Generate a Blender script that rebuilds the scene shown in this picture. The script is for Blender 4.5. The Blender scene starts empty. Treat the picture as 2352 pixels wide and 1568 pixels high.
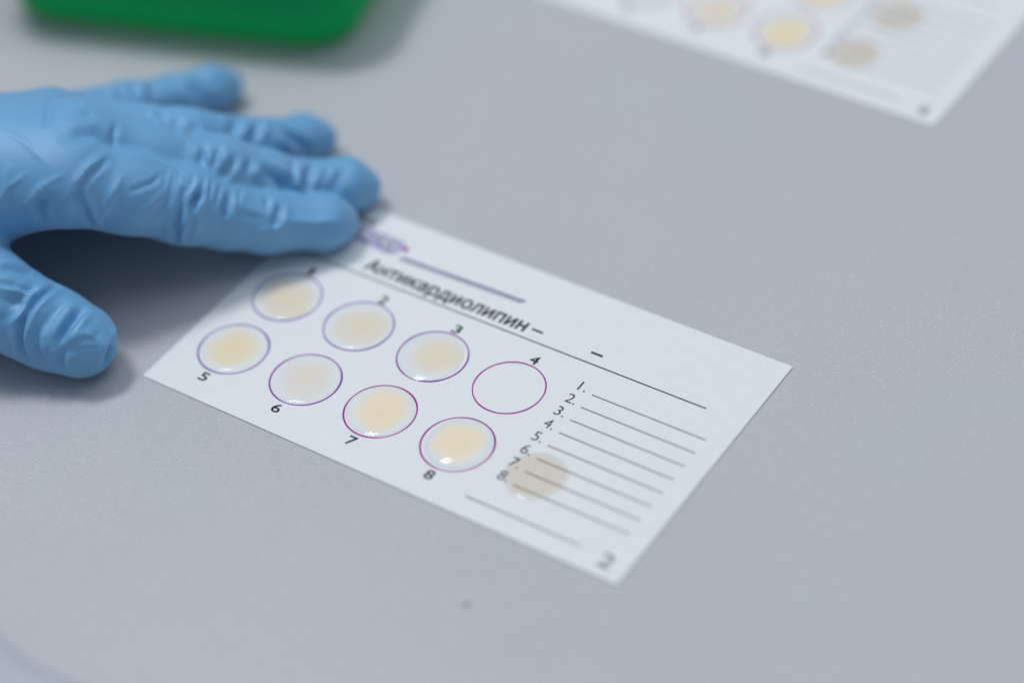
import bpy, bmesh, math, random
import numpy as np
from mathutils import Matrix, Vector

random.seed(7)
rng = np.random.RandomState(5)
sc = bpy.context.scene
C = sc.collection
MM = 0.001
PHI = 0.589796

# ------------------------------------------------------------------ camera
# world: x along the long edge of the front card, y along its short edge, z up; 1 unit = 1 m
cam_d = bpy.data.cameras.new("camera")
cam = bpy.data.objects.new("camera", cam_d)
C.objects.link(cam)
right = Vector((0.82833243, 0.55436983, -0.08086697))
up = Vector((-0.3283317, 0.59732516, 0.73171098))
back = Vector((0.45394237, -0.57954875, 0.67680099))
m = Matrix((right, up, back)).transposed().to_4x4()
m.translation = Vector((378.4267, -319.5817, 443.7650)) * MM
cam.matrix_world = m
cam_d.sensor_width = 36.0
cam_d.lens = 5546.514 / 2352 * 36
cam_d.clip_start = 0.02
cam_d.clip_end = 30
cam_d.dof.use_dof = True
cam_d.dof.focus_distance = 0.640
cam_d.dof.aperture_fstop = 2.75
cam_d.dof.aperture_blades = 0
sc.camera = cam

# ------------------------------------------------------------------ light
sc.view_settings.view_transform = 'Standard'
sc.view_settings.look = 'None'
sc.view_settings.exposure = 0.04
sc.view_settings.gamma = 1
sc.render.engine = 'CYCLES'
sc.cycles.use_denoising = True
sc.cycles.max_bounces = 8
sc.cycles.caustics_reflective = False
sc.cycles.caustics_refractive = False
w = bpy.data.worlds.new("World")
sc.world = w
w.use_nodes = True
w.node_tree.nodes["Background"].inputs[0].default_value = (0.62, 0.72, 0.86, 1)
w.node_tree.nodes["Background"].inputs[1].default_value = 0.36


def room(x, y, z=0):
    """point given as metres to the right / away / up of the middle of the card -> world"""
    c, s = math.cos(PHI), math.sin(PHI)
    return Vector((0.075 + c*x - s*y, 0.04 + s*x + c*y, z))


def area(name, pos, aim, sx, sy, power, col):
    l = bpy.data.lights.new(name, 'AREA')
    l.shape = 'RECTANGLE'
    l.size, l.size_y = sx, sy
    l.energy = power
    l.color = col
    o = bpy.data.objects.new(name, l)
    C.objects.link(o)
    p = room(*pos)
    o.location = p
    o.rotation_euler = (room(*aim) - p).to_track_quat('-Z', 'Y').to_euler()
    return o


area("key_light", (-0.48, 0.44, 1.66), (-0.02, 0.02, 0), 0.42, 0.32, 10.6, (0.94, 0.98, 1.0))
area("key_light", (-0.64, 0.36, 1.72), (-0.02, 0.02, 0), 0.42, 0.32, 4.0, (0.94, 0.98, 1.0))
area("ceiling_light", (0.60, 0.30, 2.1), (0.1, 0, 0), 1.8, 1.4, 12.6, (0.92, 0.98, 1.0))
# ------------------------------------------------------------------ helpers


def setp(o, label=None, cat=None, group=None, kind=None):
    if label: o["label"] = label
    if cat: o["category"] = cat
    if group: o["group"] = group
    if kind: o["kind"] = kind
    return o


def link(name, me, mat=None, parent=None, smooth=False):
    o = bpy.data.objects.new(name, me)
    C.objects.link(o)
    if mat: me.materials.append(mat)
    if parent: o.parent = parent
    if smooth:
        me.polygons.foreach_set("use_smooth", [True]*len(me.polygons))
    return o


def mesh(name, verts, faces):
    me = bpy.data.meshes.new(name)
    me.from_pydata([tuple(v) for v in verts], [], faces)
    me.update()
    return me


def empty(name, loc=(0, 0, 0), rz=0):
    o = bpy.data.objects.new(name, None)
    C.objects.link(o)
    o.location = loc
    o.rotation_euler = (0, 0, rz)
    o.empty_display_size = 0.01
    return o


def mat(name):
    m = bpy.data.materials.new(name)
    m.use_nodes = True
    nt = m.node_tree
    return m, nt, nt.nodes["Principled BSDF"]


def N(nt, typ, **kw):
    n = nt.nodes.new(typ)
    for k, v in kw.items():
        if k in n.inputs: n.inputs[k].default_value = v
        else: setattr(n, k, v)
    return n


def noise_bump(nt, b, scale, strength, dist, detail=3, rough=0.5):
    tc = N(nt, "ShaderNodeTexCoord")
    n = N(nt, "ShaderNodeTexNoise", Scale=scale, Detail=detail, Roughness=rough)
    bu = N(nt, "ShaderNodeBump", Strength=strength, Distance=dist)
    nt.links.new(tc.outputs["Object"], n.inputs["Vector"])
    nt.links.new(n.outputs["Fac"], bu.inputs["Height"])
    nt.links.new(bu.outputs["Normal"], b.inputs["Normal"])
    return tc, n, bu


def ramp(nt, fac, stops):
    r = N(nt, "ShaderNodeValToRGB")
    e = r.color_ramp.elements
    e[0].position, e[0].color = stops[0][0], (*stops[0][1], 1)
    e[1].position, e[1].color = stops[-1][0], (*stops[-1][1], 1)
    for p, c in stops[1:-1]:
        x = e.new(p); x.color = (*c, 1)
    nt.links.new(fac, r.inputs["Fac"])
    return r


def simple(name, col, rough=0.5, spec=0.5):
    m, nt, b = mat(name)
    b.inputs["Base Color"].default_value = (*col, 1)
    b.inputs["Roughness"].default_value = rough
    b.inputs["Specular IOR Level"].default_value = spec
    return m


# ------------------------------------------------------------------ materials
# laminate: pale grey with a fine pebbled gloss
m_table, nt, b = mat("laminate")
tc = N(nt, "ShaderNodeTexCoord")
n1 = N(nt, "ShaderNodeTexNoise", Scale=14.0, Detail=4.0, Roughness=0.6)
n2 = N(nt, "ShaderNodeTexNoise", Scale=1500.0, Detail=2.0, Roughness=0.6)
n3 = N(nt, "ShaderNodeTexVoronoi", Scale=1700.0)
for n in (n1, n2, n3): nt.links.new(tc.outputs["Object"], n.inputs["Vector"])
r1 = ramp(nt, n1.outputs["Fac"], [(0.3, (0.520, 0.502, 0.536)), (0.7, (0.503, 0.514, 0.528))])
r2 = ramp(nt, n2.outputs["Fac"], [(0.3, (0.93, 0.93, 0.93)), (0.7, (1.06, 1.06, 1.06))])
mx = N(nt, "ShaderNodeMix", data_type='RGBA', blend_type='MULTIPLY')
mx.inputs[0].default_value = 1
nt.links.new(r1.outputs["Color"], mx.inputs[6]); nt.links.new(r2.outputs["Color"], mx.inputs[7])
# scattered paler flecks, the laminate's glitter painted into its colour
vf = N(nt, "ShaderNodeTexVoronoi", Scale=1500.0)
nt.links.new(tc.outputs["Object"], vf.inputs["Vector"])
sx = N(nt, "ShaderNodeSeparateColor"); nt.links.new(vf.outputs["Color"], sx.inputs[0])
g1 = N(nt, "ShaderNodeMath", operation='GREATER_THAN'); g1.inputs[1].default_value = 0.72
g2 = N(nt, "ShaderNodeMath", operation='LESS_THAN'); g2.inputs[1].default_value = 0.42
g3 = N(nt, "ShaderNodeMath", operation='MULTIPLY')
g4 = N(nt, "ShaderNodeMath", operation='MULTIPLY')
nt.links.new(sx.outputs[0], g1.inputs[0]); nt.links.new(vf.outputs["Distance"], g2.inputs[0])
nt.links.new(g1.outputs[0], g3.inputs[0]); nt.links.new(g2.outputs[0], g3.inputs[1])
nt.links.new(g3.outputs[0], g4.inputs[0]); nt.links.new(sx.outputs[1], g4.inputs[1])
fl = N(nt, "ShaderNodeMix", data_type='RGBA'); fl.inputs[7].default_value = (0.59, 0.61, 0.63, 1)
nt.links.new(g4.outputs[0], fl.inputs[0]); nt.links.new(mx.outputs[2], fl.inputs[6])
nt.links.new(fl.outputs[2], b.inputs["Base Color"])
rr = N(nt, "ShaderNodeTexNoise", Scale=9.0, Detail=5.0, Roughness=0.65, Distortion=1.2)   # wiped-down smears in the gloss
nt.links.new(tc.outputs["Object"], rr.inputs["Vector"])
rm = N(nt, "ShaderNodeMapRange"); rm.inputs["From Min"].default_value = 0.3; rm.inputs["From Max"].default_value = 0.7
rm.inputs["To Min"].default_value = 0.25; rm.inputs["To Max"].default_value = 0.42
nt.links.new(rr.outputs["Fac"], rm.inputs["Value"]); nt.links.new(rm.outputs[0], b.inputs["Roughness"])
b.inputs["Specular IOR Level"].default_value = 0.45
bu = N(nt, "ShaderNodeBump", Strength=0.32, Distance=0.00014)
ad = N(nt, "ShaderNodeMath", operation='ADD')
nt.links.new(n2.outputs["Fac"], ad.inputs[0]); nt.links.new(n3.outputs["Distance"], ad.inputs[1])
nt.links.new(ad.outputs[0], bu.inputs["Height"]); nt.links.new(bu.outputs["Normal"], b.inputs["Normal"])

m_card, nt, b = mat("coated_card")
tc, n, bu = noise_bump(nt, b, 900, 0.12, 0.0001)
r = ramp(nt, N(nt, "ShaderNodeTexNoise", Scale=30.0).outputs["Fac"], [(0.3, (0.79, 0.80, 0.80)), (0.7, (0.81, 0.82, 0.82))])
nt.links.new(r.outputs["Color"], b.inputs["Base Color"])
b.inputs["Roughness"].default_value = 0.45
b.inputs["Specular IOR Level"].default_value = 0.35

m_black = simple("black_ink", (0.012, 0.018, 0.03), 0.5, 0.3)
m_grey = simple("grey_ink", (0.055, 0.065, 0.07), 0.5, 0.3)
m_pale = simple("faded_grey_ink", (0.22, 0.25, 0.26), 0.5, 0.3)
m_shadowink = simple("pale_grey_ink", (0.33, 0.36, 0.36), 0.5, 0.3)
m_lav = simple("lavender_ink", (0.43, 0.40, 0.62), 0.5, 0.3)
m_viol = simple("violet_ink", (0.13, 0.09, 0.32), 0.5, 0.3)
m_outl = simple("dark_violet_ink", (0.06, 0.05, 0.14), 0.5, 0.3)
m_mag = simple("magenta_ink", (0.42, 0.005, 0.26), 0.5, 0.3)
m_ring = [simple("ring_fringe_violet", (0.17, 0.07, 0.38), 0.5, 0.3),  # one purple ink; lens colour fringing painted in as violet and magenta
          simple("ring_ink_purple", (0.24, 0.022, 0.36), 0.5, 0.3),
          simple("ring_fringe_magenta", (0.40, 0.03, 0.28), 0.5, 0.3)]
m_white_ink = simple("white_ink", (0.75, 0.77, 0.76), 0.5, 0.3)

m_glove, nt, b = mat("nitrile")
tc, n, bu = noise_bump(nt, b, 1300, 0.25, 0.00025, 3, 0.6)
n4 = N(nt, "ShaderNodeTexNoise", Scale=60.0, Detail=3.0)
nt.links.new(tc.outputs["Object"], n4.inputs["Vector"])
r = ramp(nt, n4.outputs["Fac"], [(0.3, (0.115, 0.345, 0.60)), (0.7, (0.130, 0.365, 0.63))])
nt.links.new(r.outputs["Color"], b.inputs["Base Color"])
b.inputs["Roughness"].default_value = 0.55
b.inputs["Specular IOR Level"].default_value = 0.85
b.inputs["Sheen Weight"].default_value = 0.22
b.inputs["Sheen Roughness"].default_value = 0.5
b.inputs["Sheen Tint"].default_value = (1, 0.95, 0.92, 1)

m_green, nt, b = mat("green_plastic")
b.inputs["Base Color"].default_value = (0.0, 0.36, 0.165, 1)
b.inputs["Roughness"].default_value = 0.4
b.inputs["Specular IOR Level"].default_value = 0.25
noise_bump(nt, b, 400, 0.1, 0.0003)
tl = N(nt, "ShaderNodeBsdfTranslucent"); tl.inputs[0].default_value = (0.02, 0.75, 0.30, 1)     # thin plastic lets light through
ms = N(nt, "ShaderNodeMixShader"); ms.inputs[0].default_value = 0.52
nt.links.new(b.outputs[0], ms.inputs[1]); nt.links.new(tl.outputs[0], ms.inputs[2])
nt.links.new(ms.outputs[0], nt.nodes["Material Output"].inputs[0])
m_pad = simple("lavender_sheet", (0.475, 0.495, 0.55), 0.6, 0.3)
m_crumb = simple("crumb_grey", (0.16, 0.17, 0.18), 0.8, 0.2)

# ------------------------------------------------------------------ table
bm = bmesh.new()
x0, x1, y0, y1, z0 = -0.75, 0.85, -0.45, 0.75, -0.025
vs = [bm.verts.new(p) for p in [(x0, y0, z0), (x1, y0, z0), (x1, y1, z0), (x0, y1, z0), (x0, y0, 0), (x1, y0, 0), (x1, y1, 0), (x0, y1, 0)]]
for f in [(3, 2, 1, 0), (4, 5, 6, 7), (0, 1, 5, 4), (1, 2, 6, 5), (2, 3, 7, 6), (3, 0, 4, 7)]:
    bm.faces.new([vs[i] for i in f])
me = bpy.data.meshes.new("table_top"); bm.to_mesh(me); bm.free()
t = link("table_top", me, m_table)
t.rotation_euler = (0, 0, PHI)
setp(t, "pale grey laminate table top with a fine pebbled sheen", None, None, "structure")

# ------------------------------------------------------------------ printed cards
TH = 0.45          # card thickness, mm
INK = TH + 0.03


def text_mesh(s, x0, x1, y0, h, bold=0.0, z=INK, cap="Н"):
    """lettering as a flat mesh in mm: left edge x0, right edge x1, baseline y0, capital height h"""
    def curve(body):
        cu = bpy.data.curves.new("t", 'FONT')
        cu.body = body; cu.size = 1; cu.resolution_u = 5
        o = bpy.data.objects.new("t", cu); C.objects.link(o)
        bpy.context.view_layer.update()
        me = bpy.data.meshes.new_from_object(o.evaluated_get(bpy.context.evaluated_depsgraph_get()))
        bpy.data.objects.remove(o); bpy.data.curves.remove(cu)
        v = np.array([tuple(q.co) for q in me.vertices])
        # the small letter "н" comes out wrongly filled: rebuild it from its bar and two stems
        F = [tuple(p.vertices) for p in me.polygons]
        par = list(range(len(v)))
        def root_(i):
            while par[i] != i: i = par[i]
            return i
        for f in F:
            for q in f[1:]: par[root_(q)] = root_(f[0])
        comps = {}
        for i in range(len(v)): comps.setdefault(root_(i), []).append(i)
        for c in comps.values():
            if len(c) != 12 or c[-1] - c[0] != 11: continue
            a = sum(p.area for p in me.polygons if p.vertices[0] in c)
            w_, h_ = np.ptp(v[c, 0]), np.ptp(v[c, 1])
            if a > 0.9*w_*h_:
                k = c[0]; cs = set(c)
                F = [f for f in F if f[0] not in cs] + [(k+3, k+2, k+1, k), (k+4, k+7, k+6, k+5), (k+8, k+11, k+10, k+9)]
        bpy.data.meshes.remove(me)
        me = bpy.data.meshes.new("print"); me.from_pydata([tuple(q) for q in v], [], F); me.update()
        return me, v
    _, vc = curve(cap)
    hh = vc[:, 1].max() - vc[:, 1].min(); base = vc[:, 1].min()
    me, v = curve(s)
    v = v.copy()
    v[:, 0] = x0 + (v[:, 0] - v[:, 0].min()) / (v[:, 0].max() - v[:, 0].min()) * (x1 - x0)
    v[:, 1] = y0 + (v[:, 1] - base) / hh * h
    v[:, 2] = z
    if bold <= 0:
        me.vertices.foreach_set("co", (v * MM).astype(np.float32).ravel())
        me.update()
        return me
    # heavier strokes: the same outline laid again a hair's breadth round about
    F0 = [tuple(p.vertices) for p in me.polygons]
    V, F = [], []
    for k in range(12):
        a = 2*math.pi*k/12
        q = v + np.array([bold*math.cos(a), bold*math.sin(a), 0.0015*k])
        F += [tuple(i + len(V) for i in f) for f in F0]
        V += [tuple(p*MM) for p in q]
    bpy.data.meshes.remove(me)
    return mesh("print", V, F)


def bar(x0, y0, x1, y1, th, z=INK):
    y0b, y1b = y0 - th/2, y1 - th/2
    return mesh("bar", [(x0*MM, y0b*MM, z*MM), (x1*MM, y1b*MM, z*MM), (x1*MM, (y1b+th)*MM, z*MM), (x0*MM, (y0b+th)*MM, z*MM)], [(0, 1, 2, 3)])


def ring_mesh(cx, cy, r, th, z=INK, nseg=128, seed=0, arc=None):
    g = np.random.RandomState(seed)
    ph = g.rand(3)*6.28
    V, F = [], []
    for i in range(nseg):
        a = 2*math.pi*i/nseg
        t_ = th*(1 + 0.16*math.sin(a*2+ph[0]) + 0.10*math.sin(a*5+ph[1]))
        for rr in (r - t_/2, r + t_/2):
            V.append(((cx + rr*math.cos(a))*MM, (cy + rr*math.sin(a))*MM, z*MM))
    for i in range(nseg):
        j = (i+1) % nseg
        F.append((2*i, 2*i+1, 2*j+1, 2*j))
    return mesh("ring", V, F)


CW, CH = 152.08, 87.97
RX, RY, RPX, RPY = 15.45, 20.5, 25.0, 24.18
WELL = [(RX + RPX*(i % 4), RY + (RPY if i < 4 else 0)) for i in range(8)]


def build_card(page):
    root = empty("test_card")
    # sheet with a barely curled corner, softly rounded cut edge
    nx, ny = 30, 18
    V, F = [], []
    def zc(x, y):
        a = max(0, (x + y*0.3 - 128))/60
        return 0.35*a*a
    for k, z in enumerate((0.02, TH)):
        for j in range(ny+1):
            for i in range(nx+1):
                x, y = CW*i/nx, CH*j/ny
                V.append((x*MM, y*MM, z*MM))
    st = (nx+1)*(ny+1)
    idx = lambda k, i, j: k*st + j*(nx+1) + i
    for j in range(ny):
        for i in range(nx):
            F.append((idx(1, i, j), idx(1, i+1, j), idx(1, i+1, j+1), idx(1, i, j+1)))
            F.append((idx(0, i, j+1), idx(0, i+1, j+1), idx(0, i+1, j), idx(0, i, j)))
    for i in range(nx):
        F.append((idx(0, i, 0), idx(0, i+1, 0), idx(1, i+1, 0), idx(1, i, 0)))
        F.append((idx(1, i, ny), idx(1, i+1, ny), idx(0, i+1, ny), idx(0, i, ny)))
    for j in range(ny):
        F.append((idx(1, 0, j), idx(1, 0, j+1), idx(0, 0, j+1), idx(0, 0, j)))
        F.append((idx(0, nx, j), idx(0, nx, j+1), idx(1, nx, j+1), idx(1, nx, j)))
    link("card_sheet", mesh("card_sheet", V, F), m_card, root)
    ring_tints = [0, 0, 1, 2, 0, 1, 2, 2]
    for i, (x, y) in enumerate(WELL):
        link("printed_ring", ring_mesh(x, y, 9.83, 0.48, seed=i), m_ring[ring_tints[i]], root)
    # bold numbers beside the rings
    spots = [(14.9, 55.1), (40.2, 55.1), (65.2, 55.1), (90.6, 55.1), (15.2, 6.4), (40.3, 6.4), (65.2, 6.4), (90.4, 6.4)]
    for i, (x, y) in enumerate(spots):
        wd = 1.4 if i == 0 else 2.5
        link("ring_number", text_mesh(str(i+1), x - wd/2, x + wd/2, y + (0.2 if i < 4 else 0), 3.25, 0.075 if i else 0.02), m_black, root)
    # heading
    link("heading", text_mesh("Антикардиолипин", 27.0, 81.4, 64.8, 4.8, 0.14), m_black, root)
    link("dash", bar(83.1, 66.85, 86.7, 66.85, 0.75), m_black, root)
    link("dash", bar(102.2, 66.85, 105.9, 66.85, 0.75), m_black, root)
    link("heading_line", bar(6.0, 62.3, 140.1, 63.2, 0.42), m_black, root)
    # emblem: lavender banner, outlined pale letters, magenta dot, violet rule
    pts = []
    for a in range(-90, 1, 10): pts.append((29.2 + 2.6*math.cos(math.radians(a)), 75.8 + 2.6*math.sin(math.radians(a))))
    for a in range(0, 91, 10): pts.append((30.3 + 1.5*math.cos(math.radians(a)), 78.3 + 1.5*math.sin(math.radians(a))))
    pts += [(3.0, 80.3), (3.0, 73.8), (24.0, 73.6)]
    link("emblem_banner", mesh("banner", [(x*MM, y*MM, (INK)*MM) for x, y in pts], [tuple(range(len(pts)))]), m_lav, root)
    link("emblem_outline", text_mesh("ЭКСБ", 3.6, 29.8, 75.2, 3.6, 0.38, INK + 0.01), m_outl, root)
    link("emblem_letters", text_mesh("ЭКСБ", 3.9, 30.2, 75.4, 3.5, 0.08, INK + 0.05), m_white_ink, root)
    link("emblem_dot", mesh("dot", [((32.9 + 1.05*math.cos(a*math.pi/12))*MM, (77.3 + 1.05*math.sin(a*math.pi/12))*MM, (INK+0.03)*MM) for a in range(24)], [tuple(range(24))]), m_mag, root)
    link("emblem_rule", bar(34.0, 73.9, 75.4, 75.2, 0.75), m_viol, root)
    link("emblem_rule_shadow", bar(33.6, 72.95, 74.9, 74.25, 0.6, INK - 0.01), m_shadowink, root)
    link("small_print", text_mesh("ооо экс", 6.0, 19.0, 81.4, 2.4, 0.08), m_grey, root)
    # answer list
    for i in range(8):
        y = 53.05 - 5.36*i
        link("answer_line", bar(111.2, y, 146.0, y + 0.1, 0.33), m_grey, root)
        x0_ = 105.9 if i else 106.5
        link("answer_number", text_mesh("%d." % (i+1), x0_, 109.0, y - 0.2, 3.6, 0.0), m_grey, root)
    link("answer_line", bar(102.8, 6.3, 137.4, 6.4, 0.36), m_grey, root)
    link("page_number", text_mesh(page, 143.9, 147.7, 3.0, 4.9, 0.08), m_pale, root)
    return root


card = build_card("2")
setp(card, "white printed test card lying in front under the gloved fingertip, page number 2", "test card", "printed test cards on the table")
card2 = build_card("4")
card2.location = (-13.53*MM, 199.84*MM, 0)
card2.rotation_euler = (0, 0, -0.01706)
setp(card2, "blurred white test card cut off by the far edge of the picture, page number 4", "test card", "printed test cards on the table")


# ------------------------------------------------------------------ drops of liquid
def clear_mat(name, tint, rad=None, seed=0):
    """clear liquid: see-through with a wet gloss"""
    m = bpy.data.materials.new(name); m.use_nodes = True
    nt = m.node_tree; nt.nodes.clear()
    out = N(nt, "ShaderNodeOutputMaterial")
    tr = N(nt, "ShaderNodeBsdfTransparent"); tr.inputs[0].default_value = (*tint, 1)
    if rad:      # colour settled in the middle, fading towards the rim
        tc = N(nt, "ShaderNodeTexCoord")
        ns = N(nt, "ShaderNodeTexNoise", Scale=120.0, Detail=3.0, noise_dimensions='4D'); ns.inputs["W"].default_value = seed
        nt.links.new(tc.outputs["Object"], ns.inputs["Vector"])
        ln = N(nt, "ShaderNodeVectorMath", operation='LENGTH'); nt.links.new(tc.outputs["Object"], ln.inputs[0])
        a1 = N(nt, "ShaderNodeMath", operation='MULTIPLY_ADD'); a1.inputs[1].default_value = 5.0*MM
        nt.links.new(ns.outputs["Fac"], a1.inputs[0]); nt.links.new(ln.outputs["Value"], a1.inputs[2])
        mr = N(nt, "ShaderNodeMapRange", interpolation_type='SMOOTHSTEP')
        mr.inputs["From Min"].default_value = (rad + 1.2 + 2.5)*MM; mr.inputs["From Max"].default_value = (rad - 1.2 + 2.5)*MM
        nt.links.new(a1.outputs[0], mr.inputs["Value"])
        cm = N(nt, "ShaderNodeMix", data_type='RGBA'); cm.inputs[6].default_value = (1, 1, 1, 1); cm.inputs[7].default_value = (*tint, 1)
        nt.links.new(mr.outputs[0], cm.inputs[0]); nt.links.new(cm.outputs[2], tr.inputs[0])
    gl = N(nt, "ShaderNodeBsdfGlossy"); gl.inputs["Roughness"].default_value = 0.045
    fr = N(nt, "ShaderNodeFresnel"); fr.inputs[0].default_value = 1.24
    m2 = N(nt, "ShaderNodeMixShader")
    nt.links.new(fr.outputs[0], m2.inputs[0]); nt.links.new(tr.outputs[0], m2.inputs[1]); nt.links.new(gl.outputs[0], m2.inputs[2])
    nt.links.new(m2.outputs[0], out.inputs[0])
    return m


m_clear = clear_mat("clear_liquid", (1, 1, 1))
m_tinted = clear_mat("yellowish_liquid", (1.0, 0.952, 0.885), 7.6, 3)
m_greyed = clear_mat("greyish_liquid", (0.995, 0.945, 0.89), 7.2, 8)


def cloud_mat(name, col, dens, size, off, edge, seed):
    """milky sediment settled under the clear liquid, thinning out to a rim painted brighter than the card"""
    m, nt, b = mat(name)
    tc = N(nt, "ShaderNodeTexCoord")
    sub = N(nt, "ShaderNodeVectorMath", operation='SUBTRACT'); sub.inputs[1].default_value = (off[0]*MM, off[1]*MM, 0)
    ns = N(nt, "ShaderNodeTexNoise", Scale=120.0, Detail=3.0, noise_dimensions='4D'); ns.inputs["W"].default_value = seed
    nt.links.new(tc.outputs["Object"], ns.inputs["Vector"]); nt.links.new(tc.outputs["Object"], sub.inputs[0])
    flat = N(nt, "ShaderNodeVectorMath", operation='MULTIPLY'); flat.inputs[1].default_value = (1, 1, 0)
    nt.links.new(sub.outputs[0], flat.inputs[0])
    ln = N(nt, "ShaderNodeVectorMath", operation='LENGTH'); nt.links.new(flat.outputs[0], ln.inputs[0])
    a1 = N(nt, "ShaderNodeMath", operation='MULTIPLY_ADD'); a1.inputs[1].default_value = 6.5*MM
    nt.links.new(ns.outputs["Fac"], a1.inputs[0]); nt.links.new(ln.outputs["Value"], a1.inputs[2])
    def rng_(lo, hi, v):
        mr = N(nt, "ShaderNodeMapRange", interpolation_type='SMOOTHSTEP')
        mr.inputs["From Min"].default_value = lo*MM; mr.inputs["From Max"].default_value = hi*MM
        mr.inputs["To Max"].default_value = v
        nt.links.new(a1.outputs[0], mr.inputs["Value"])
        return mr
    body = rng_(size + edge + 3.25, size - edge + 3.25, dens)
    core = rng_(size*0.8 + 3.25, 2.6, 1.0)
    cm = N(nt, "ShaderNodeMix", data_type='RGBA')
    cm.inputs[6].default_value = (*col, 1)
    cm.inputs[7].default_value = (min(1, col[0]*1.03), col[1]*0.97, col[2]*0.88, 1)
    nt.links.new(core.outputs[0], cm.inputs[0])
    c2 = N(nt, "ShaderNodeMix", data_type='RGBA')
    c2.inputs[6].default_value = (0.86, 0.885, 0.90, 1)  # rim brightened in colour to offset light lost through the drop
    nt.links.new(cm.outputs[2], c2.inputs[7]); nt.links.new(body.outputs[0], c2.inputs[0])
    nt.links.new(c2.outputs[2], b.inputs["Base Color"])
    b.inputs["Roughness"].default_value = 0.6
    b.inputs["Specular IOR Level"].default_value = 0.2
    return m


def drop_mesh(R, H, seed, wob=0.05, pw=5.0, sq=1.0):
    g = np.random.RandomState(seed); ph = g.rand(4)*6.28; am = g.rand(4)*wob
    nr, na = 22, 72
    V, F = [(0, 0, H*MM)], []
    for i in range(1, nr+1):
        rho = 1 - (1 - i/nr)**1.5
        for j in range(na):
            a = 2*math.pi*j/na
            rr = R*(1 + am[0]*math.sin(a+ph[0]) + am[1]*math.sin(2*a+ph[1]) + 0.5*am[2]*math.sin(3*a+ph[2]) + 0.3*am[3]*math.sin(5*a+ph[3]))
            z = H*(1 - rho**pw)
            V.append((rr*rho*math.cos(a)*MM, rr*rho*math.sin(a)*sq*MM, z*MM))
    for j in range(na):
        F.append((0, 1+j, 1+(j+1) % na))
    for i in range(nr-1):
        for j in range(na):
            a, b_ = 1+i*na+j, 1+i*na+(j+1) % na
            F.append((a, a+na, b_+na, b_))
    return mesh("drop", V, F)


ndrop = 0


def drop(parent_card, x, y, R, H, col, dens, size, off, edge, label, group, pw=4.5, wob=0.05, clear=None):
    global ndrop
    ndrop += 1
    o = link("liquid_drop", drop_mesh(R, H, ndrop, wob, pw), clear or m_clear, None, True)
    c, s = math.cos(parent_card.rotation_euler[2]), math.sin(parent_card.rotation_euler[2])
    o.location = (parent_card.location[0] + (c*x - s*y)*MM, parent_card.location[1] + (s*x + c*y)*MM, (INK + 0.05)*MM)
    setp(o, label, "drop", group)
    if col:
        me = drop_mesh(R*0.985, 0.0, ndrop, wob, pw)
        me.transform(Matrix.Translation((0, 0, -0.03*MM)))
        link("sediment", me, cloud_mat("sediment", col, dens, size, off, edge, ndrop*3.7), o, True)
    return o


G1 = "drops of liquid in the rings of the front card"
G3 = "drops of liquid spilled over the ruled lines"
G2 = "drops of liquid on the far blurred card"
W_ = WELL
drop(card, *W_[0], 9.0, 0.58, (0.85, 0.78, 0.65), 1.0, 7.6, (0.7, -0.6), 1.6, "grey cream drop filling ring 1 of the front card, nearest the index finger", G1)
drop(card, *W_[1], 9.1, 0.64, (0.86, 0.79, 0.69), 0.95, 7.4, (0.8, 0.1), 1.8, "even pale beige drop filling ring 2 of the front card", G1)
drop(card, *W_[2], 9.1, 1.1, (0.89, 0.80, 0.65), 0.95, 6.8, (1.3, 0.7), 2.6, "pale beige drop with a bright glint in ring 3 of the front card", G1, 3.2)
drop(card, *W_[4], 9.0, 0.62, (0.92, 0.80, 0.60), 1.0, 6.8, (-0.4, 0.3), 2.4, "yellowish drop with a warm centre in ring 5 of the front card", G1)
drop(card, *W_[5], 9.1, 0.60, (0.88, 0.81, 0.74), 0.9, 6.6, (-0.4, 0.5), 2.2, "palest, almost colourless drop in ring 6 of the front card", G1)
drop(card, *W_[6], 9.2, 0.66, (1.00, 0.85, 0.65), 1.0, 7.1, (0.1, 0.8), 1.7, "strong cream yellow drop in ring 7 of the front card", G1)
drop(card, *W_[7], 8.9, 1.3, (1.00, 0.85, 0.65), 1.0, 6.6, (-0.5, 0.7), 1.6, "cream yellow drop with the largest white glint, in ring 8 of the front card", G1, 3.0)
drop(card, 114.6, 20.9, 8.4, 0.58, None, 0, 0, (0, 0), 0, "thin yellowish drop spilled over the ruled lines of the front card", G3, 4.5, 0.05, m_tinted)
drop(card2, 91.5, 43.7, 8.6, 0.50, (0.95, 0.82, 0.60), 1, 6.9, (0, 0), 1.6, "blurred yellow drop in the ring cut by the top edge, on the far card", G2)
drop(card2, W_[7][0]+.8, W_[7][1]-.8, 8.8, 0.50, (0.95, 0.83, 0.60), 1, 7.4, (0, 0), 1.3, "blurred strong yellow drop in ring 8 of the far card", G2)
drop(card2, W_[6][0]+.6, W_[6][1]-.8, 8.6, 0.50, (0.89, 0.80, 0.69), 1, 7.2, (0, 0), 1.3, "blurred pale cream drop in ring 7 of the far card", G2)
drop(card2, W_[5][0], W_[5][1], 8.6, 0.50, (0.86, 0.80, 0.78), 0.9, 6.6, (0, 0), 2.0, "blurred faint pinkish drop in ring 6 of the far card, at the picture edge", G2)
drop(card2, 116.9, 43.6, 8.6, 0.50, None, 0, 0, (0, 0), 0, "blurred large grey yellow drop on the ruled lines, at the far card's top edge", G3, 4.5, 0.05, m_greyed)
drop(card2, 114.5, 20.2, 7.8, 0.50, None, 0, 0, (0, 0), 0, "blurred smaller grey drop on the ruled lines of the far card", G3, 4.5, 0.05, m_greyed)

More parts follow.
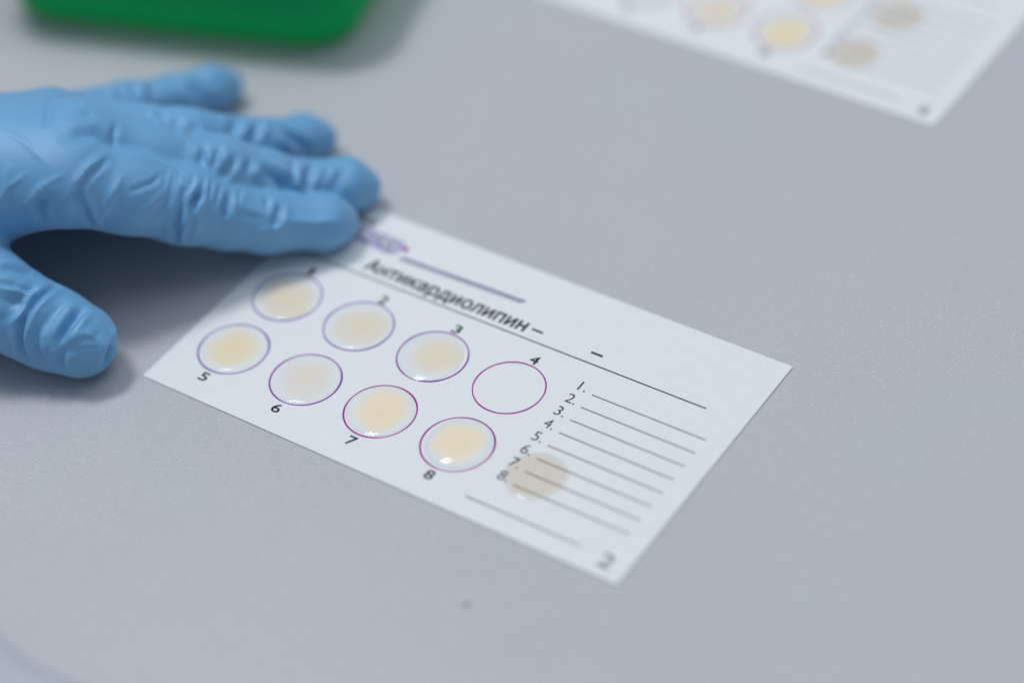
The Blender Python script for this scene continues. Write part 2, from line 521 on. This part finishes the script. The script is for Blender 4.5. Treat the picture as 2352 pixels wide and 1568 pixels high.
# ------------------------------------------------------------------ green bin
def bin_profile(inset, z, rc, flare):
    """rounded rectangle outline at height z, mm, around the origin at the near left bottom corner"""
    L, D = 117.0, 84.0
    f = flare*z
    x0_, x1_, y0_, y1_ = -f + inset, L + f - inset, -f + inset, D + f - inset
    r = max(rc - inset, 1.5)
    pts = []
    for cx, cy, a0 in ((x1_-r, y0_+r, -90), (x1_-r, y1_-r, 0), (x0_+r, y1_-r, 90), (x0_+r, y0_+r, 180)):
        for k in range(13):
            a = math.radians(a0 + 90*k/12)
            pts.append((cx + r*math.cos(a), cy + r*math.sin(a), z))
    return pts


def loft(name, rings, cap0=False, cap1=False):
    V, F = [], []
    for r in rings: V += [(x*MM, y*MM, z*MM) for x, y, z in r]
    n = len(rings[0])
    for i in range(len(rings)-1):
        for j in range(n):
            k = (j+1) % n
            F.append((i*n+j, i*n+k, (i+1)*n+k, (i+1)*n+j))
    if cap0: F.append(tuple(reversed(range(n))))
    if cap1: F.append(tuple(range((len(rings)-1)*n, len(rings)*n)))
    return mesh(name, V, F)


bin_ = empty("plastic_bin", (-0.1490, 0.1080, 0), math.radians(17.7))
setp(bin_, "green plastic bin with rounded corners, cut off by the far left edge of the picture", "bin")
RC = 15.0
rings = []
for k in range(6):                       # rounded lower edge
    a = math.radians(90*k/5)
    rings.append(bin_profile(3.5*(1-math.sin(a)), 3.0 + 3.5*(1-math.cos(a)), RC, 0.10))
for z in (10, 16, 22, 29): rings.append(bin_profile(0, z, RC, 0.10))
for ins, z in ((1.8, 30), (2.2, 28), (2.2, 18), (2.4, 8)): rings.append(bin_profile(ins, z, RC, 0.10))
link("bin_body", loft("bin_body", rings, True, True), m_green, bin_, True)
lip = [bin_profile(-0.05, 25, RC, 0.10), bin_profile(-2.6, 25, RC, 0.10), bin_profile(-3.0, 26, RC, 0.10), bin_profile(-3.0, 29.5, RC, 0.10), bin_profile(-2.4, 30.4, RC, 0.10), bin_profile(1.9, 30.4, RC, 0.10)]
link("bin_rim", loft("bin_rim", lip), m_green, bin_, True)
for fx, fy in ((16, 14), (101, 14), (16, 70), (101, 70)):
    foot = []
    for rr, z in ((5.0, 0.1), (5.6, 0.8), (6.0, 3.1)):
        foot.append([(fx + rr*math.cos(a*math.pi/10), fy + rr*math.sin(a*math.pi/10), z) for a in range(20)])
    link("bin_foot", loft("bin_foot", foot, True, True), m_green, bin_, True)

# ------------------------------------------------------------------ lavender sheet in the near left corner
V, F = [], []
pv = [(19.1, -87.6), (24.5, -91.0), (33.5, -93.7), (43.6, -97.0), (53.1, -98.2), (63.7, -97.8), (75.0, -96.9), (87.8, -96.4), (105.1, -97.0)]          # visible edge, world mm
nn = len(pv); nk = 10
for k in range(nk+1):
    t_ = k/nk
    for i, (x, y) in enumerate(pv):
        z = 14.0*(1 - 0.9*t_)
        V.append(((x - 0.3*t_*90)*MM, (y - 0.9*t_*90)*MM, z*MM))
for k in range(nk):
    for i in range(nn-1):
        F.append((k*nn+i, k*nn+i+1, (k+1)*nn+i+1, (k+1)*nn+i))
me = mesh("paper_sheet", V, F)
pad = link("paper_sheet", me, m_pad, None, True)
so = pad.modifiers.new("thick", 'SOLIDIFY'); so.thickness = 0.15*MM; so.offset = 1
setp(pad, "pale lavender sheet with a curved edge poking in at the near left corner", "sheet")

# ------------------------------------------------------------------ crumb
bm = bmesh.new()
bmesh.ops.create_icosphere(bm, subdivisions=2, radius=0.55*MM)
for v in bm.verts:
    v.co *= 1 + 0.35*(random.random()-0.5)
    v.co.z *= 0.55
me = bpy.data.meshes.new("crumb"); bm.to_mesh(me); bm.free()
o = link("crumb", me, m_crumb, None, True)
o.location = (123.4*MM, -23.2*MM, 0.3*MM)
setp(o, "tiny grey speck lying alone on the bare table in front of the card", "speck")

# ------------------------------------------------------------------ gloved hand
# joints of the gloved hand in millimetres: x, y, z, radius (hand frame)
FINGERS = {
    'index': [(-17.46, 34.55, 42.0, 12.5), (-2.68, 38.19, 34.0, 11.3), (11.61, 42.61, 25.0, 11.2), (21.95, 45.05, 18.5, 9.8), (32.14, 46.8, 13.5, 8.9), (48.58, 50.4, 8.5, 7.7), (52.19, 52.36, 6.4, 5.1)],
    'middle': [(-15.63, 49.31, 43.0, 12.0), (1.83, 51.91, 34.0, 10.5), (19.87, 54.42, 26.0, 10.2), (30.87, 58.07, 19.0, 9.0), (38.6, 61.11, 13.5, 8.0), (53.53, 66.1, 8.7, 8.1), (57.78, 67.26, 6.6, 5.4)],
    'ring': [(-26.11, 65.66, 36.0, 11.0), (9.42, 70.63, 25.0, 9.3), (28.34, 81.04, 14.0, 7.5), (39.64, 90.93, 7.6, 7.1), (43.81, 92.36, 6.3, 5.2)],
    'little': [(-43.14, 77.79, 27.0, 9.0), (-13.18, 99.31, 17.0, 7.6), (-1.0, 110.65, 11.0, 6.9), (9.55, 119.39, 7.2, 6.8), (13.62, 121.83, 6.2, 4.9)],
    'thumb': [(-60.32, 23.6, 26.0, 14.0), (-39.16, 12.61, 21.0, 12.3), (-30.39, 9.97, 15.5, 11.2), (-23.52, 7.72, 12.5, 11.0), (-15.92, 4.4, 10.6, 10.2)],
}
PALM = {
    'm1': [(-89.49, 42.45, 36.0, 18.0), (-19.97, 35.36, 42.0, 12.0)],
    'm2': [(-89.07, 40.51, 36.0, 19.0), (-16.2, 48.98, 43.0, 11.5)],
    'm3': [(-93.14, 51.01, 34.0, 18.0), (-27.89, 65.05, 36.0, 11.0)],
    'm4': [(-97.1, 58.29, 30.0, 17.0), (-43.07, 77.37, 27.0, 9.0)],
    'thenar': [(-90.99, 38.97, 28.0, 18.0), (-60.32, 23.6, 26.0, 14.0)],
    'web': [(-68.41, 32.87, 25.0, 10.0), (-47.85, 39.83, 34.0, 9.0)],
    'arm': [(-92.29, 47.07, 34.0, 22.0), (-142.37, 31.77, 46.0, 27.0)],
}
BLEND = {'index': 4.0, 'middle': 4.0, 'ring': 5.0, 'little': 5.0, 'thumb': 8.0}
FILL = [((-28.74, 61.8, 24.0, 8.0), (-6.65, 68.44, 12.0, 6.0)), ((-30.47, 73.99, 24.0, 8.0), (-7.89, 79.28, 12.0, 6.0)), ((-40.37, 83.18, 20.0, 8.0), (-22.71, 94.08, 12.0, 5.0)), ((-82.5, 62.73, 22.0, 16.0), (-40.12, 74.12, 15.0, 12.0)), ((-40.12, 74.12, 15.0, 12.0), (-6.65, 68.44, 12.0, 9.0))]
FLOOR = 0.15
# folds of the thin glove: height (mm), width (mm), line on the surface
FOLDS = [
    (0.7, 1.4, [(-29.7, 27.8, 52.5), (-31.9, 23.7, 46.8), (-34.1, 22.6, 38.2)]),
    (-0.9, 2.4, [(-13.4, 35.2, 55.1), (-10.2, 38.4, 54.1), (-7.8, 40.1, 52.6), (-4.8, 40.1, 49.1), (-2.9, 40.4, 47.3)]),
    (-0.7, 2.4, [(-11.6, 45.6, 55.8), (-8.7, 47.0, 54.2)]),
    (-0.7, 1.3, [(-3.6, 47.6, 49.7), (-4.2, 43.3, 48.9), (-3.3, 40.7, 47.5)]),
    (1.1, 1.2, [(-5.3, 34.6, 49.2), (-8.6, 29.4, 49.8), (-11.3, 25.5, 48.4), (-13.0, 23.2, 45.6)]),
    (-1, 1.3, [(-5.2, 33.4, 48.9), (-8.7, 28.1, 48.8), (-11.2, 24.9, 47.2), (-12.6, 23.1, 44.2), (-13.3, 23.0, 38.2)]),
    (1.1, 1.4, [(-1.2, 30.8, 44.5), (-3.8, 27.1, 42.1), (-7.5, 24.8, 37.2), (-9.7, 25.2, 33.8)]),
    (0.9, 1.1, [(-10.3, 24.4, 44.8), (-9.4, 24.1, 38.3), (-9.4, 25.0, 34.4)]),
    (-0.9, 1.3, [(-11.1, 23.8, 44.4), (-10.9, 23.8, 37.9), (-10.6, 25.0, 34.0)]),
    (-1.5, 1.6, [(-20.1, 22.4, 46.2), (-22.6, 22.2, 42.4), (-23.2, 22.7, 38.6)]),
    (0.8, 1.4, [(-20.2, 23.7, 48.8), (-22.8, 22.5, 44.7)]),
    (-0.6, 1.4, [(-17.4, 22.5, 46.6), (-19.5, 21.9, 39.7)]),
    (-1.3, 1.2, [(14.0, 35.3, 35.0), (12.4, 31.4, 30.7), (10.7, 30.2, 27.1), (8.8, 32.5, 19.0)]),
    (1, 1.2, [(15.1, 33.3, 32.0), (13.2, 30.9, 27.9), (11.1, 31.2, 21.2)]),
    (-0.8, 1.2, [(15.1, 31.7, 28.6), (12.6, 31.4, 20.9)]),
    (-1.1, 1.2, [(18.1, 36.8, 33.3), (16.0, 33.8, 32.0), (14.6, 31.7, 29.4)]),
    (-0.3, 0.9, [(9.7, 39.2, 39.6), (9.2, 35.5, 38.9), (8.8, 32.9, 37.4)]),
    (0.25, 0.9, [(10.5, 39.8, 39.0), (10.1, 36.0, 38.4), (9.6, 33.4, 36.9)]),
    (-0.36, 0.9, [(11.1, 38.9, 38.5), (10.6, 35.1, 37.4), (10.0, 32.5, 35.4)]),
    (0.3, 0.9, [(11.9, 39.3, 38.1), (11.4, 35.5, 36.9), (10.9, 32.9, 35.0)]),
    (-0.3, 0.9, [(12.5, 39.9, 37.8), (12.0, 36.8, 37.2), (11.6, 34.4, 36.0)]),
    (0.25, 0.9, [(13.4, 40.3, 37.4), (12.9, 37.2, 36.8), (12.4, 34.7, 35.6)]),
    (-0.36, 0.9, [(16.3, 40.7, 36.0), (15.7, 37.9, 35.5), (15.3, 35.8, 34.5)]),
    (0.3, 0.9, [(17.1, 41.1, 35.6), (16.6, 38.3, 35.1), (16.1, 36.1, 34.2)]),
    (-0.42, 0.9, [(18.8, 40.9, 34.3), (18.3, 37.5, 33.5), (17.8, 35.0, 31.9)]),
    (0.35, 0.9, [(19.7, 41.6, 33.8), (19.1, 38.0, 33.0), (18.6, 35.4, 31.4)]),
    (-0.36, 0.9, [(20.6, 41.7, 32.9), (20.1, 38.1, 32.1), (19.5, 35.6, 30.5)]),
    (0.3, 0.9, [(21.4, 42.5, 32.2), (20.9, 38.7, 31.6), (20.4, 36.1, 30.0)]),
    (-0.36, 0.9, [(22.5, 41.4, 30.9), (21.9, 38.5, 30.2), (21.4, 36.4, 28.9)]),
    (0.3, 0.9, [(23.3, 42.2, 30.2), (22.7, 39.2, 29.6), (22.2, 37.0, 28.3)]),
    (-0.3, 0.9, [(27.5, 43.4, 27.3), (27.0, 40.4, 26.7), (26.5, 38.2, 25.4)]),
    (0.25, 0.9, [(28.4, 43.9, 26.8), (27.8, 40.9, 26.2), (27.3, 38.7, 25.0)]),
    (-1.2, 1.4, [(17.8, 36.5, 33.3), (16.7, 34.4, 32.2), (15.6, 32.7, 30.6)]),
    (-1.2, 1.4, [(24.7, 40.2, 28.3), (23.6, 37.1, 26.6), (22.6, 35.0, 24.0)]),
    (0.8, 1.4, [(26.2, 40.6, 27.3), (25.3, 37.0, 24.9), (23.7, 35.8, 24.5)]),
    (-0.35, 1.4, [(27.4, 37.9, 24.0), (29.8, 38.5, 22.2), (32.6, 39.4, 20.8)]),
    (0.4, 1.4, [(27.9, 39.1, 24.9), (31.0, 39.8, 22.5), (34.0, 40.5, 21.0)]),
    (-1.2, 1.3, [(37.5, 43.9, 21.0), (36.7, 40.6, 19.4), (35.7, 38.8, 17.6)]),
    (1, 1.3, [(38.8, 41.5, 18.5), (37.5, 39.5, 17.1), (36.1, 38.4, 16.2)]),
    (0.8, 1.6, [(39.3, 41.1, 17.7), (46.1, 43.1, 14.7), (52.6, 44.9, 13.5)]),
    (-0.6, 1.2, [(33.8, 44.8, 23.3), (34.4, 42.0, 21.9)]),
    (-1.3, 1.6, [(26.4, 49.9, 33.6), (24.7, 47.3, 32.9), (22.6, 45.3, 31.7)]),
    (0.9, 1.3, [(24.2, 49.7, 34.9), (22.4, 46.7, 33.5), (21.8, 45.7, 32.7)]),
    (-1, 1.4, [(22.5, 51.0, 36.2), (21.1, 46.2, 33.5)]),
    (0.8, 1.2, [(23.6, 51.8, 36.0), (22.8, 48.2, 34.6)]),
    (-1, 1.4, [(18.7, 50.1, 37.3), (17.5, 46.6, 35.6)]),
    (0.7, 1.2, [(19.8, 51.1, 37.2), (18.9, 47.4, 35.6)]),
    (-1.9, 2, [(33.6, 52.9, 27.5), (36.4, 51.8, 24.1), (39.6, 51.7, 19.5)]),
    (1, 1.5, [(32.7, 54.1, 28.8), (31.3, 50.8, 28.0), (30.8, 49.4, 26.8)]),
    (-1, 1.4, [(29.7, 51.8, 30.9), (28.6, 48.4, 29.4)]),
    (1.2, 1.5, [(37.1, 55.8, 26.2), (39.4, 54.6, 22.7), (41.1, 53.2, 18.5)]),
    (1, 1.4, [(41.5, 61.6, 22.1), (41.3, 56.2, 21.3), (40.5, 52.8, 18.8)]),
    (-1, 1.3, [(40.3, 60.0, 23.2), (40.0, 54.7, 21.8)]),
    (-1.3, 1.6, [(45.6, 62.3, 20.0), (44.2, 57.3, 19.3), (42.8, 53.4, 17.5)]),
    (0.9, 1.5, [(48.0, 63.7, 19.0), (46.3, 58.3, 18.3), (44.7, 54.8, 16.6)]),
    (-0.6, 2, [(54.0, 62.9, 17.2), (51.5, 59.1, 15.7), (50.2, 53.9, 16.0)]),
    (0.7, 1.5, [(52.2, 62.9, 17.7), (49.4, 58.5, 16.4), (48.0, 53.3, 16.7)]),
    (-1.3, 1.8, [(35.4, 81.0, 18.7), (37.8, 80.8, 15.2), (41.1, 82.4, 10.1)]),
    (0.9, 1.6, [(34.4, 78.4, 19.0), (36.6, 78.5, 15.0), (39.4, 81.0, 10.4)]),
    (-1.4, 2, [(23.8, 78.9, 25.8), (23.2, 74.2, 26.6), (22.2, 70.8, 26.2)]),
    (-1, 1.6, [(29.2, 79.5, 22.9), (28.2, 75.0, 22.4), (26.5, 72.4, 22.2)]),
    (0.8, 1.5, [(25.8, 78.3, 24.8), (25.0, 73.4, 24.7)]),
    (0.8, 1.5, [(31.1, 80.9, 21.9), (30.2, 76.2, 21.3)]),
    (-1, 1.6, [(13.7, 66.7, 33.2), (14.8, 54.5, 39.5)]),
    (-0.8, 1.5, [(9.0, 66.3, 34.6), (10.4, 53.8, 41.9)]),
    (0.8, 1.4, [(10.8, 67.0, 34.4), (12.2, 55.5, 40.5)]),
    (-1, 1.5, [(4.2, 68.7, 36.8), (7.9, 55.9, 42.8)]),
    (0.8, 1.4, [(2.5, 68.2, 37.3), (6.4, 54.6, 44.0)]),
    (-1.1, 1.6, [(-9.8, 100.2, 24.6), (-8.8, 97.0, 23.7)]),
    (0.8, 1.4, [(-8.4, 102.2, 23.5), (-7.3, 98.5, 22.9)]),
    (-1.2, 1.7, [(-0.2, 109.6, 18.9), (3.0, 107.9, 17.0), (6.9, 109.1, 13.3)]),
    (0.9, 1.5, [(1.2, 107.7, 18.1), (5.2, 108.0, 14.8)]),
    (-0.9, 1.4, [(-5.1, 104.3, 21.2), (-3.9, 101.4, 20.0)]),
    (0.8, 1.3, [(-15.7, 96.7, 26.1), (-14.5, 93.5, 25.3)]),
    (-0.8, 1.4, [(-17.9, 95.3, 26.9), (-11.1, 70.8, 41.7)]),
    (-1, 1.5, [(6.4, 117.4, 15.4), (9.2, 114.2, 14.3), (12.2, 113.9, 12.1)]),
    (-0.7, 1.4, [(-21.9, 57.3, 53.2), (-20.2, 45.2, 57.0), (-20.1, 40.4, 57.1)]),
    (-1.9, 1.15, [(-20.7, 12.7, 23.4), (-22.1, 9.2, 24.8), (-23.5, 7.0, 25.3), (-26.4, 2.9, 24.4), (-28.4, 0.0, 22.0), (-29.6, -1.9, 18.4), (-29.9, -2.7, 13.4), (-29.3, -2.5, 10.4)]),
    (0.9, 1.5, [(-20.6, 9.6, 24.1), (-23.0, 5.6, 24.7), (-25.3, 2.4, 23.9), (-27.1, -0.3, 21.7), (-28.2, -2.3, 18.1), (-28.3, -3.2, 14.1)]),
    (-0.7, 1.5, [(-18.1, 5.5, 22.8), (-20.6, 1.9, 22.3), (-21.9, -0.6, 20.8), (-22.5, -2.7, 18.1)]),
    (-1.1, 1.4, [(-22.7, 0.6, 22.0), (-24.8, -1.9, 19.2), (-25.5, -3.6, 15.3), (-25.2, -3.8, 10.2)]),
    (0.7, 1.3, [(-21.5, -0.1, 21.1), (-23.4, -2.4, 18.6), (-24.0, -4.0, 14.6)]),
    (-1.8, 1.5, [(-13.2, 5.6, 20.5), (-15.1, 1.6, 20.5), (-17.3, -1.5, 19.2), (-19.3, -3.8, 16.3)]),
    (1, 1.5, [(-11.4, 4.4, 19.8), (-13.4, 0.6, 19.8), (-15.8, -2.3, 18.4), (-18.6, -4.1, 15.8)]),
    (-1.2, 1.5, [(-16.8, -3.7, 16.8), (-18.9, -4.9, 13.7), (-20.2, -4.9, 9.3)]),
    (0.9, 1.6, [(-16.2, -3.4, 17.2), (-12.7, -1.5, 18.3), (-10.1, -1.0, 17.0), (-8.5, -1.0, 15.0)]),
    (-1.1, 1.6, [(-34.3, 10.4, 32.9), (-30.5, 12.1, 30.8), (-26.2, 13.9, 26.7)]),
    (-0.8, 2, [(-33.6, 3.2, 28.2), (-29.9, 3.5, 26.4), (-27.3, 3.6, 25.3)]),
    (-0.6, 1.5, [(-33.2, -1.6, 16.3), (-33.9, -0.9, 11.7)]),
    (0.6, 1.3, [(-31.5, -2.1, 15.8), (-32.1, -1.4, 10.9)]),
    (-1.7, 1.7, [(-6.4, 1.1, 12.4), (-7.6, -1.5, 10.4), (-9.0, -2.0, 6.6)]),
    (1.1, 1.3, [(-6.2, 5.9, 13.2), (-6.4, 1.9, 13.3), (-7.9, -1.6, 12.7), (-9.7, -3.2, 7.8)]),
    (-0.8, 1.5, [(-9.1, 0.0, 16.8), (-10.1, -1.4, 16.7)]),
    (-0.7, 1.5, [(-26.0, 8.8, 26.8), (-29.4, 4.1, 26.6), (-33.0, 0.5, 23.8)]),
    (-0.5, 1.3, [(-27.9, -2.1, 18.7), (-28.2, -3.1, 14.9), (-28.1, -3.0, 10.8)]),
    (0.3, 0.9, [(-31.6, 38.3, 57.4), (-25.0, 33.8, 56.0), (-18.9, 27.5, 53.1)]),
    (0.45, 0.9, [(-33.6, 22.9, 44.5), (-30.0, 24.7, 48.8), (-25.0, 26.4, 51.4)]),
    (0.5, 0.9, [(-26.0, 22.7, 44.0), (-21.6, 23.9, 48.7), (-15.5, 25.3, 50.8)]),
    (0.45, 0.9, [(0.5, 40.0, 45.7), (6.9, 40.6, 41.7), (11.1, 41.7, 38.6)]),
    (-0.5, 0.9, [(1.0, 29.0, 41.2), (6.3, 33.1, 40.5), (8.5, 37.0, 40.2)]),
    (0.5, 0.9, [(-0.0, 26.4, 34.3), (5.9, 29.4, 35.9), (9.3, 34.1, 37.9)]),
    (-0.45, 0.9, [(2.8, 27.6, 30.8), (8.0, 30.2, 33.5), (10.8, 33.2, 35.5)]),
    (0.5, 0.8, [(27.0, 36.1, 14.5), (32.2, 37.6, 17.6), (37.0, 39.3, 17.3)]),
    (0.45, 0.8, [(17.5, 32.5, 21.5), (21.4, 34.4, 24.3), (25.9, 36.6, 23.6)]),
    (-0.5, 0.8, [(-33.5, 6.5, 31.0), (-29.5, 7.1, 28.5), (-24.3, 8.3, 25.8)]),
    (0.5, 0.8, [(-33.5, 5.3, 30.2), (-28.9, 6.1, 27.7), (-24.0, 6.8, 25.4)]),
    (0.5, 0.8, [(-19.5, 1.0, 21.5), (-17.4, 4.0, 22.2), (-15.7, 6.5, 21.8)]),
    (0.4, 0.8, [(-15.2, -4.4, 15.8), (-12.3, -3.3, 16.2), (-9.3, -2.2, 14.6)]),
    (0.4, 0.8, [(-16.2, -5.4, 13.4), (-12.5, -4.4, 14.6), (-9.1, -2.9, 13.0)]),
    (-0.5, 0.8, [(-31.9, 0.6, 23.6), (-29.5, 1.9, 24.6), (-27.3, 4.6, 25.9)]),
    (0.5, 0.8, [(-31.5, -0.2, 22.0), (-29.1, 1.0, 23.4), (-26.6, 3.8, 25.1)]),
]


def cone_sdf(P, a, b, ra, rb):
    a = np.asarray(a, np.float32); b = np.asarray(b, np.float32)
    ab = b - a; L2 = float(ab @ ab) + 1e-9
    ap = [P[k] - a[k] for k in range(3)]
    t = np.clip((ap[0]*ab[0] + ap[1]*ab[1] + ap[2]*ab[2]) / L2, 0, 1)
    d = np.sqrt((ap[0]-t*ab[0])**2 + (ap[1]-t*ab[1])**2 + (ap[2]-t*ab[2])**2)
    return d - (ra + (rb - ra) * t)


def smin(a, b, k):
    h = np.maximum(k - np.abs(a - b), 0) / k
    return np.minimum(a, b) - h*h*k*0.25


def chain(P, pts, k):
    r = None
    for (a, b) in zip(pts[:-1], pts[1:]):
        d = cone_sdf(P, a[:3], b[:3], a[3], b[3])
        r = d if r is None else smin(r, d, k)
    return r


def hand_sdf(P):
    # palm and forearm: one soft mass; every finger grows out of it on its own so the gaps stay sharp
    palm = None
    for name in PALM:
        d = chain(P, PALM[name], 4.0)
        palm = d if palm is None else smin(palm, d, 14.0)
    out = palm
    for name in FINGERS:
        f = chain(P, FINGERS[name], 3.0)
        g = smin(f, palm, BLEND[name])
        out = g if out is palm else smin(out, g, 1.4)
    for a, b in FILL:                # webs between the fingers, and unseen mass added underneath to block light
        out = smin(out, cone_sdf(P, a[:3], b[:3], a[3], b[3]), 3.0)
    return np.maximum(out, FLOOR - P[2])


def surface_nets(fn, lo, hi, h):
    ax = [np.arange(lo[k], hi[k], h, dtype=np.float32) for k in range(3)]
    nx, ny, nz = [len(a) for a in ax]
    D = np.empty((nx, ny, nz), np.float32)
    step = 24
    for i in range(0, nx, step):
        X, Y, Z = np.meshgrid(ax[0][i:i+step], ax[1], ax[2], indexing='ij')
        D[i:i+step] = fn([X, Y, Z])
    S = D < 0
    cnt = np.zeros((nx-1, ny-1, nz-1), np.float32)
    acc = np.zeros((nx-1, ny-1, nz-1, 3), np.float32)
    corners = [(i, j, k) for i in (0, 1) for j in (0, 1) for k in (0, 1)]
    sl = lambda c: tuple(slice(c[a], (nx, ny, nz)[a]-1+c[a]) for a in range(3))
    for c in corners:
        for a in range(3):
            if c[a] == 0:
                c2 = list(c); c2[a] = 1
                d0, d1 = D[sl(c)], D[sl(c2)]
                cross = (d0 < 0) != (d1 < 0)
                t = np.where(cross, d0/np.where(cross, d0-d1, 1), 0)
                for b_ in range(3):
                    acc[..., b_] += np.where(cross, (c[b_] if b_ != a else t), 0)
                cnt += cross
    act = cnt > 0
    ids = -np.ones(act.shape, np.int64); ids[act] = np.arange(act.sum())
    g = np.argwhere(act).astype(np.float32)
    V = (g + acc[act]/cnt[act][:, None])*h + np.array([a[0] for a in ax], np.float32)
    F = []
    for a in range(3):
        u, v = (a+1) % 3, (a+2) % 3
        s0 = [slice(None)]*3; s1 = [slice(None)]*3
        s0[a] = slice(0, -1); s1[a] = slice(1, None)
        A, B = S[tuple(s0)], S[tuple(s1)]
        e = np.argwhere(A != B)
        e = e[(e[:, u] > 0) & (e[:, v] > 0) & (e[:, u] < (nx, ny, nz)[u]-1) & (e[:, v] < (nx, ny, nz)[v]-1)]
        inside0 = A[tuple(e.T)]
        q = []
        for du, dv in ((-1, -1), (0, -1), (0, 0), (-1, 0)):
            c = e.copy(); c[:, u] += du; c[:, v] += dv
            q.append(ids[tuple(c.T)])
        q = np.stack(q, 1)
        q[~inside0] = q[~inside0][:, ::-1]
        F.append(q)
    return V, np.concatenate(F)


def grad(fn, V, e=0.25):
    G = np.empty_like(V)
    for a in range(3):
        d = np.zeros(3, np.float32); d[a] = e
        G[:, a] = fn([*(V + d).T]) - fn([*(V - d).T])
    return G/np.maximum(np.linalg.norm(G, axis=1, keepdims=True), 1e-6)


def seg_field(V, pts):
    """distance to a polyline and position along it 0..1"""
    P = np.asarray(pts, np.float32)
    L = np.linalg.norm(np.diff(P, axis=0), axis=1); S = np.concatenate([[0], np.cumsum(L)])
    best = np.full(len(V), 1e9, np.float32); s = np.zeros(len(V), np.float32)
    for i in range(len(L)):
        ab = P[i+1]-P[i]
        t = np.clip(((V-P[i]) @ ab)/(ab @ ab + 1e-9), 0, 1)
        d = np.linalg.norm(V-(P[i]+t[:, None]*ab), axis=1)
        m_ = d < best
        best[m_] = d[m_]; s[m_] = ((S[i]+t*L[i])/S[-1])[m_]
    return best, s


def add_folds(V, Nn):
    D = np.zeros(len(V), np.float32)
    for amp, wd, pts in FOLDS:
        P = np.asarray(pts); lo, hi = P.min(0)-4*wd, P.max(0)+4*wd
        k = np.where(((V > lo) & (V < hi)).all(1))[0]
        if not len(k): continue
        d, s = seg_field(V[k], pts)
        fade = np.clip(np.minimum(s+0.12, 1.12-s)/0.34, 0, 1)
        q = d/(wd*0.85)
        prof = np.exp(-np.power(q, 1.55)) - (0.28 if amp < 0 else 0.0)*np.exp(-((q-1.9)**2)*1.3)
        D[k] += 1.1*amp*prof*fade
    # many small folds across the fingers where the glove bunches up
    g = np.random.RandomState(11)
    for name, n, s_lo, s_hi in (("index", 16, 0.25, 0.85), ("middle", 30, 0.2, 0.9), ("ring", 26, 0.2, 0.9), ("little", 20, 0.15, 0.9), ("thumb", 16, 0.25, 0.95)):
        ch = np.asarray(FINGERS[name], np.float32)
        L = np.linalg.norm(np.diff(ch[:, :3], axis=0), axis=1); S = np.concatenate([[0], np.cumsum(L)])
        for _ in range(n):
            s = g.uniform(s_lo, s_hi)*S[-1]
            i = min(np.searchsorted(S, s)-1, len(L)-1); i = max(i, 0)
            t = (s-S[i])/L[i]
            c = ch[i, :3]*(1-t)+ch[i+1, :3]*t; r = ch[i, 3]*(1-t)+ch[i+1, 3]*t
            ax_ = ch[i+1, :3]-ch[i, :3]; ax_ /= np.linalg.norm(ax_)
            side = np.cross((0, 0, 1), ax_); side /= np.linalg.norm(side); u_ = np.cross(ax_, side)
            th0 = g.uniform(-0.2, math.pi+0.2); dth = g.uniform(0.3, 0.9); sk = g.uniform(-0.35, 0.35)
            pts = []
            for q in np.linspace(-1, 1, 6):
                th = th0+q*dth/2
                pts.append(c + r*(math.cos(th)*side*-1 + math.sin(th)*u_) + ax_*q*sk*r*dth)
            wd = g.uniform(0.5, 1.0); amp = g.uniform(0.2, 0.5)*g.choice([-1, 1, -1])
            P = np.asarray(pts); lo, hi = P.min(0)-4*wd, P.max(0)+4*wd
            k = np.where(((V > lo) & (V < hi)).all(1))[0]
            if not len(k): continue
            d, sp = seg_field(V[k], pts)
            fade = np.clip(np.minimum(sp, 1-sp)/0.35, 0, 1)
            D[k] += 0.8*amp*np.exp(-(d/wd)**2)*fade
    keep = np.clip((V[:, 2]-1.2)/2.0, 0, 1)          # nothing pushed through the table
    return V + Nn*(D*keep)[:, None]


V, F = surface_nets(hand_sdf, (-125, -16, -1), (68, 136, 64), 0.6)
Nn = grad(hand_sdf, V)
V = V - Nn*hand_sdf([*V.T])[:, None]*0.9
V = add_folds(V, Nn)
V[:, 2] = np.maximum(V[:, 2], FLOOR)
me = bpy.data.meshes.new("gloved_hand")
me.vertices.add(len(V)); me.vertices.foreach_set("co", (V*MM).astype(np.float32).ravel())
me.loops.add(len(F)*4); me.loops.foreach_set("vertex_index", F.astype(np.int32).ravel())
me.polygons.add(len(F)); me.polygons.foreach_set("loop_start", np.arange(0, len(F)*4, 4, dtype=np.int32))
me.polygons.foreach_set("loop_total", np.full(len(F), 4, np.int32))
me.update(calc_edges=True); me.validate()
hand = link("gloved_hand", me, m_glove, None, True)
sm = hand.modifiers.new("relax", 'SMOOTH'); sm.factor = 0.5; sm.iterations = 1
hand.rotation_euler = (0, 0, PHI)
hand.location = (0, 0, 0.0*MM)
setp(hand, "left hand in a wrinkled blue nitrile glove, fingertips pressed on the table and card corner", "gloved hand")
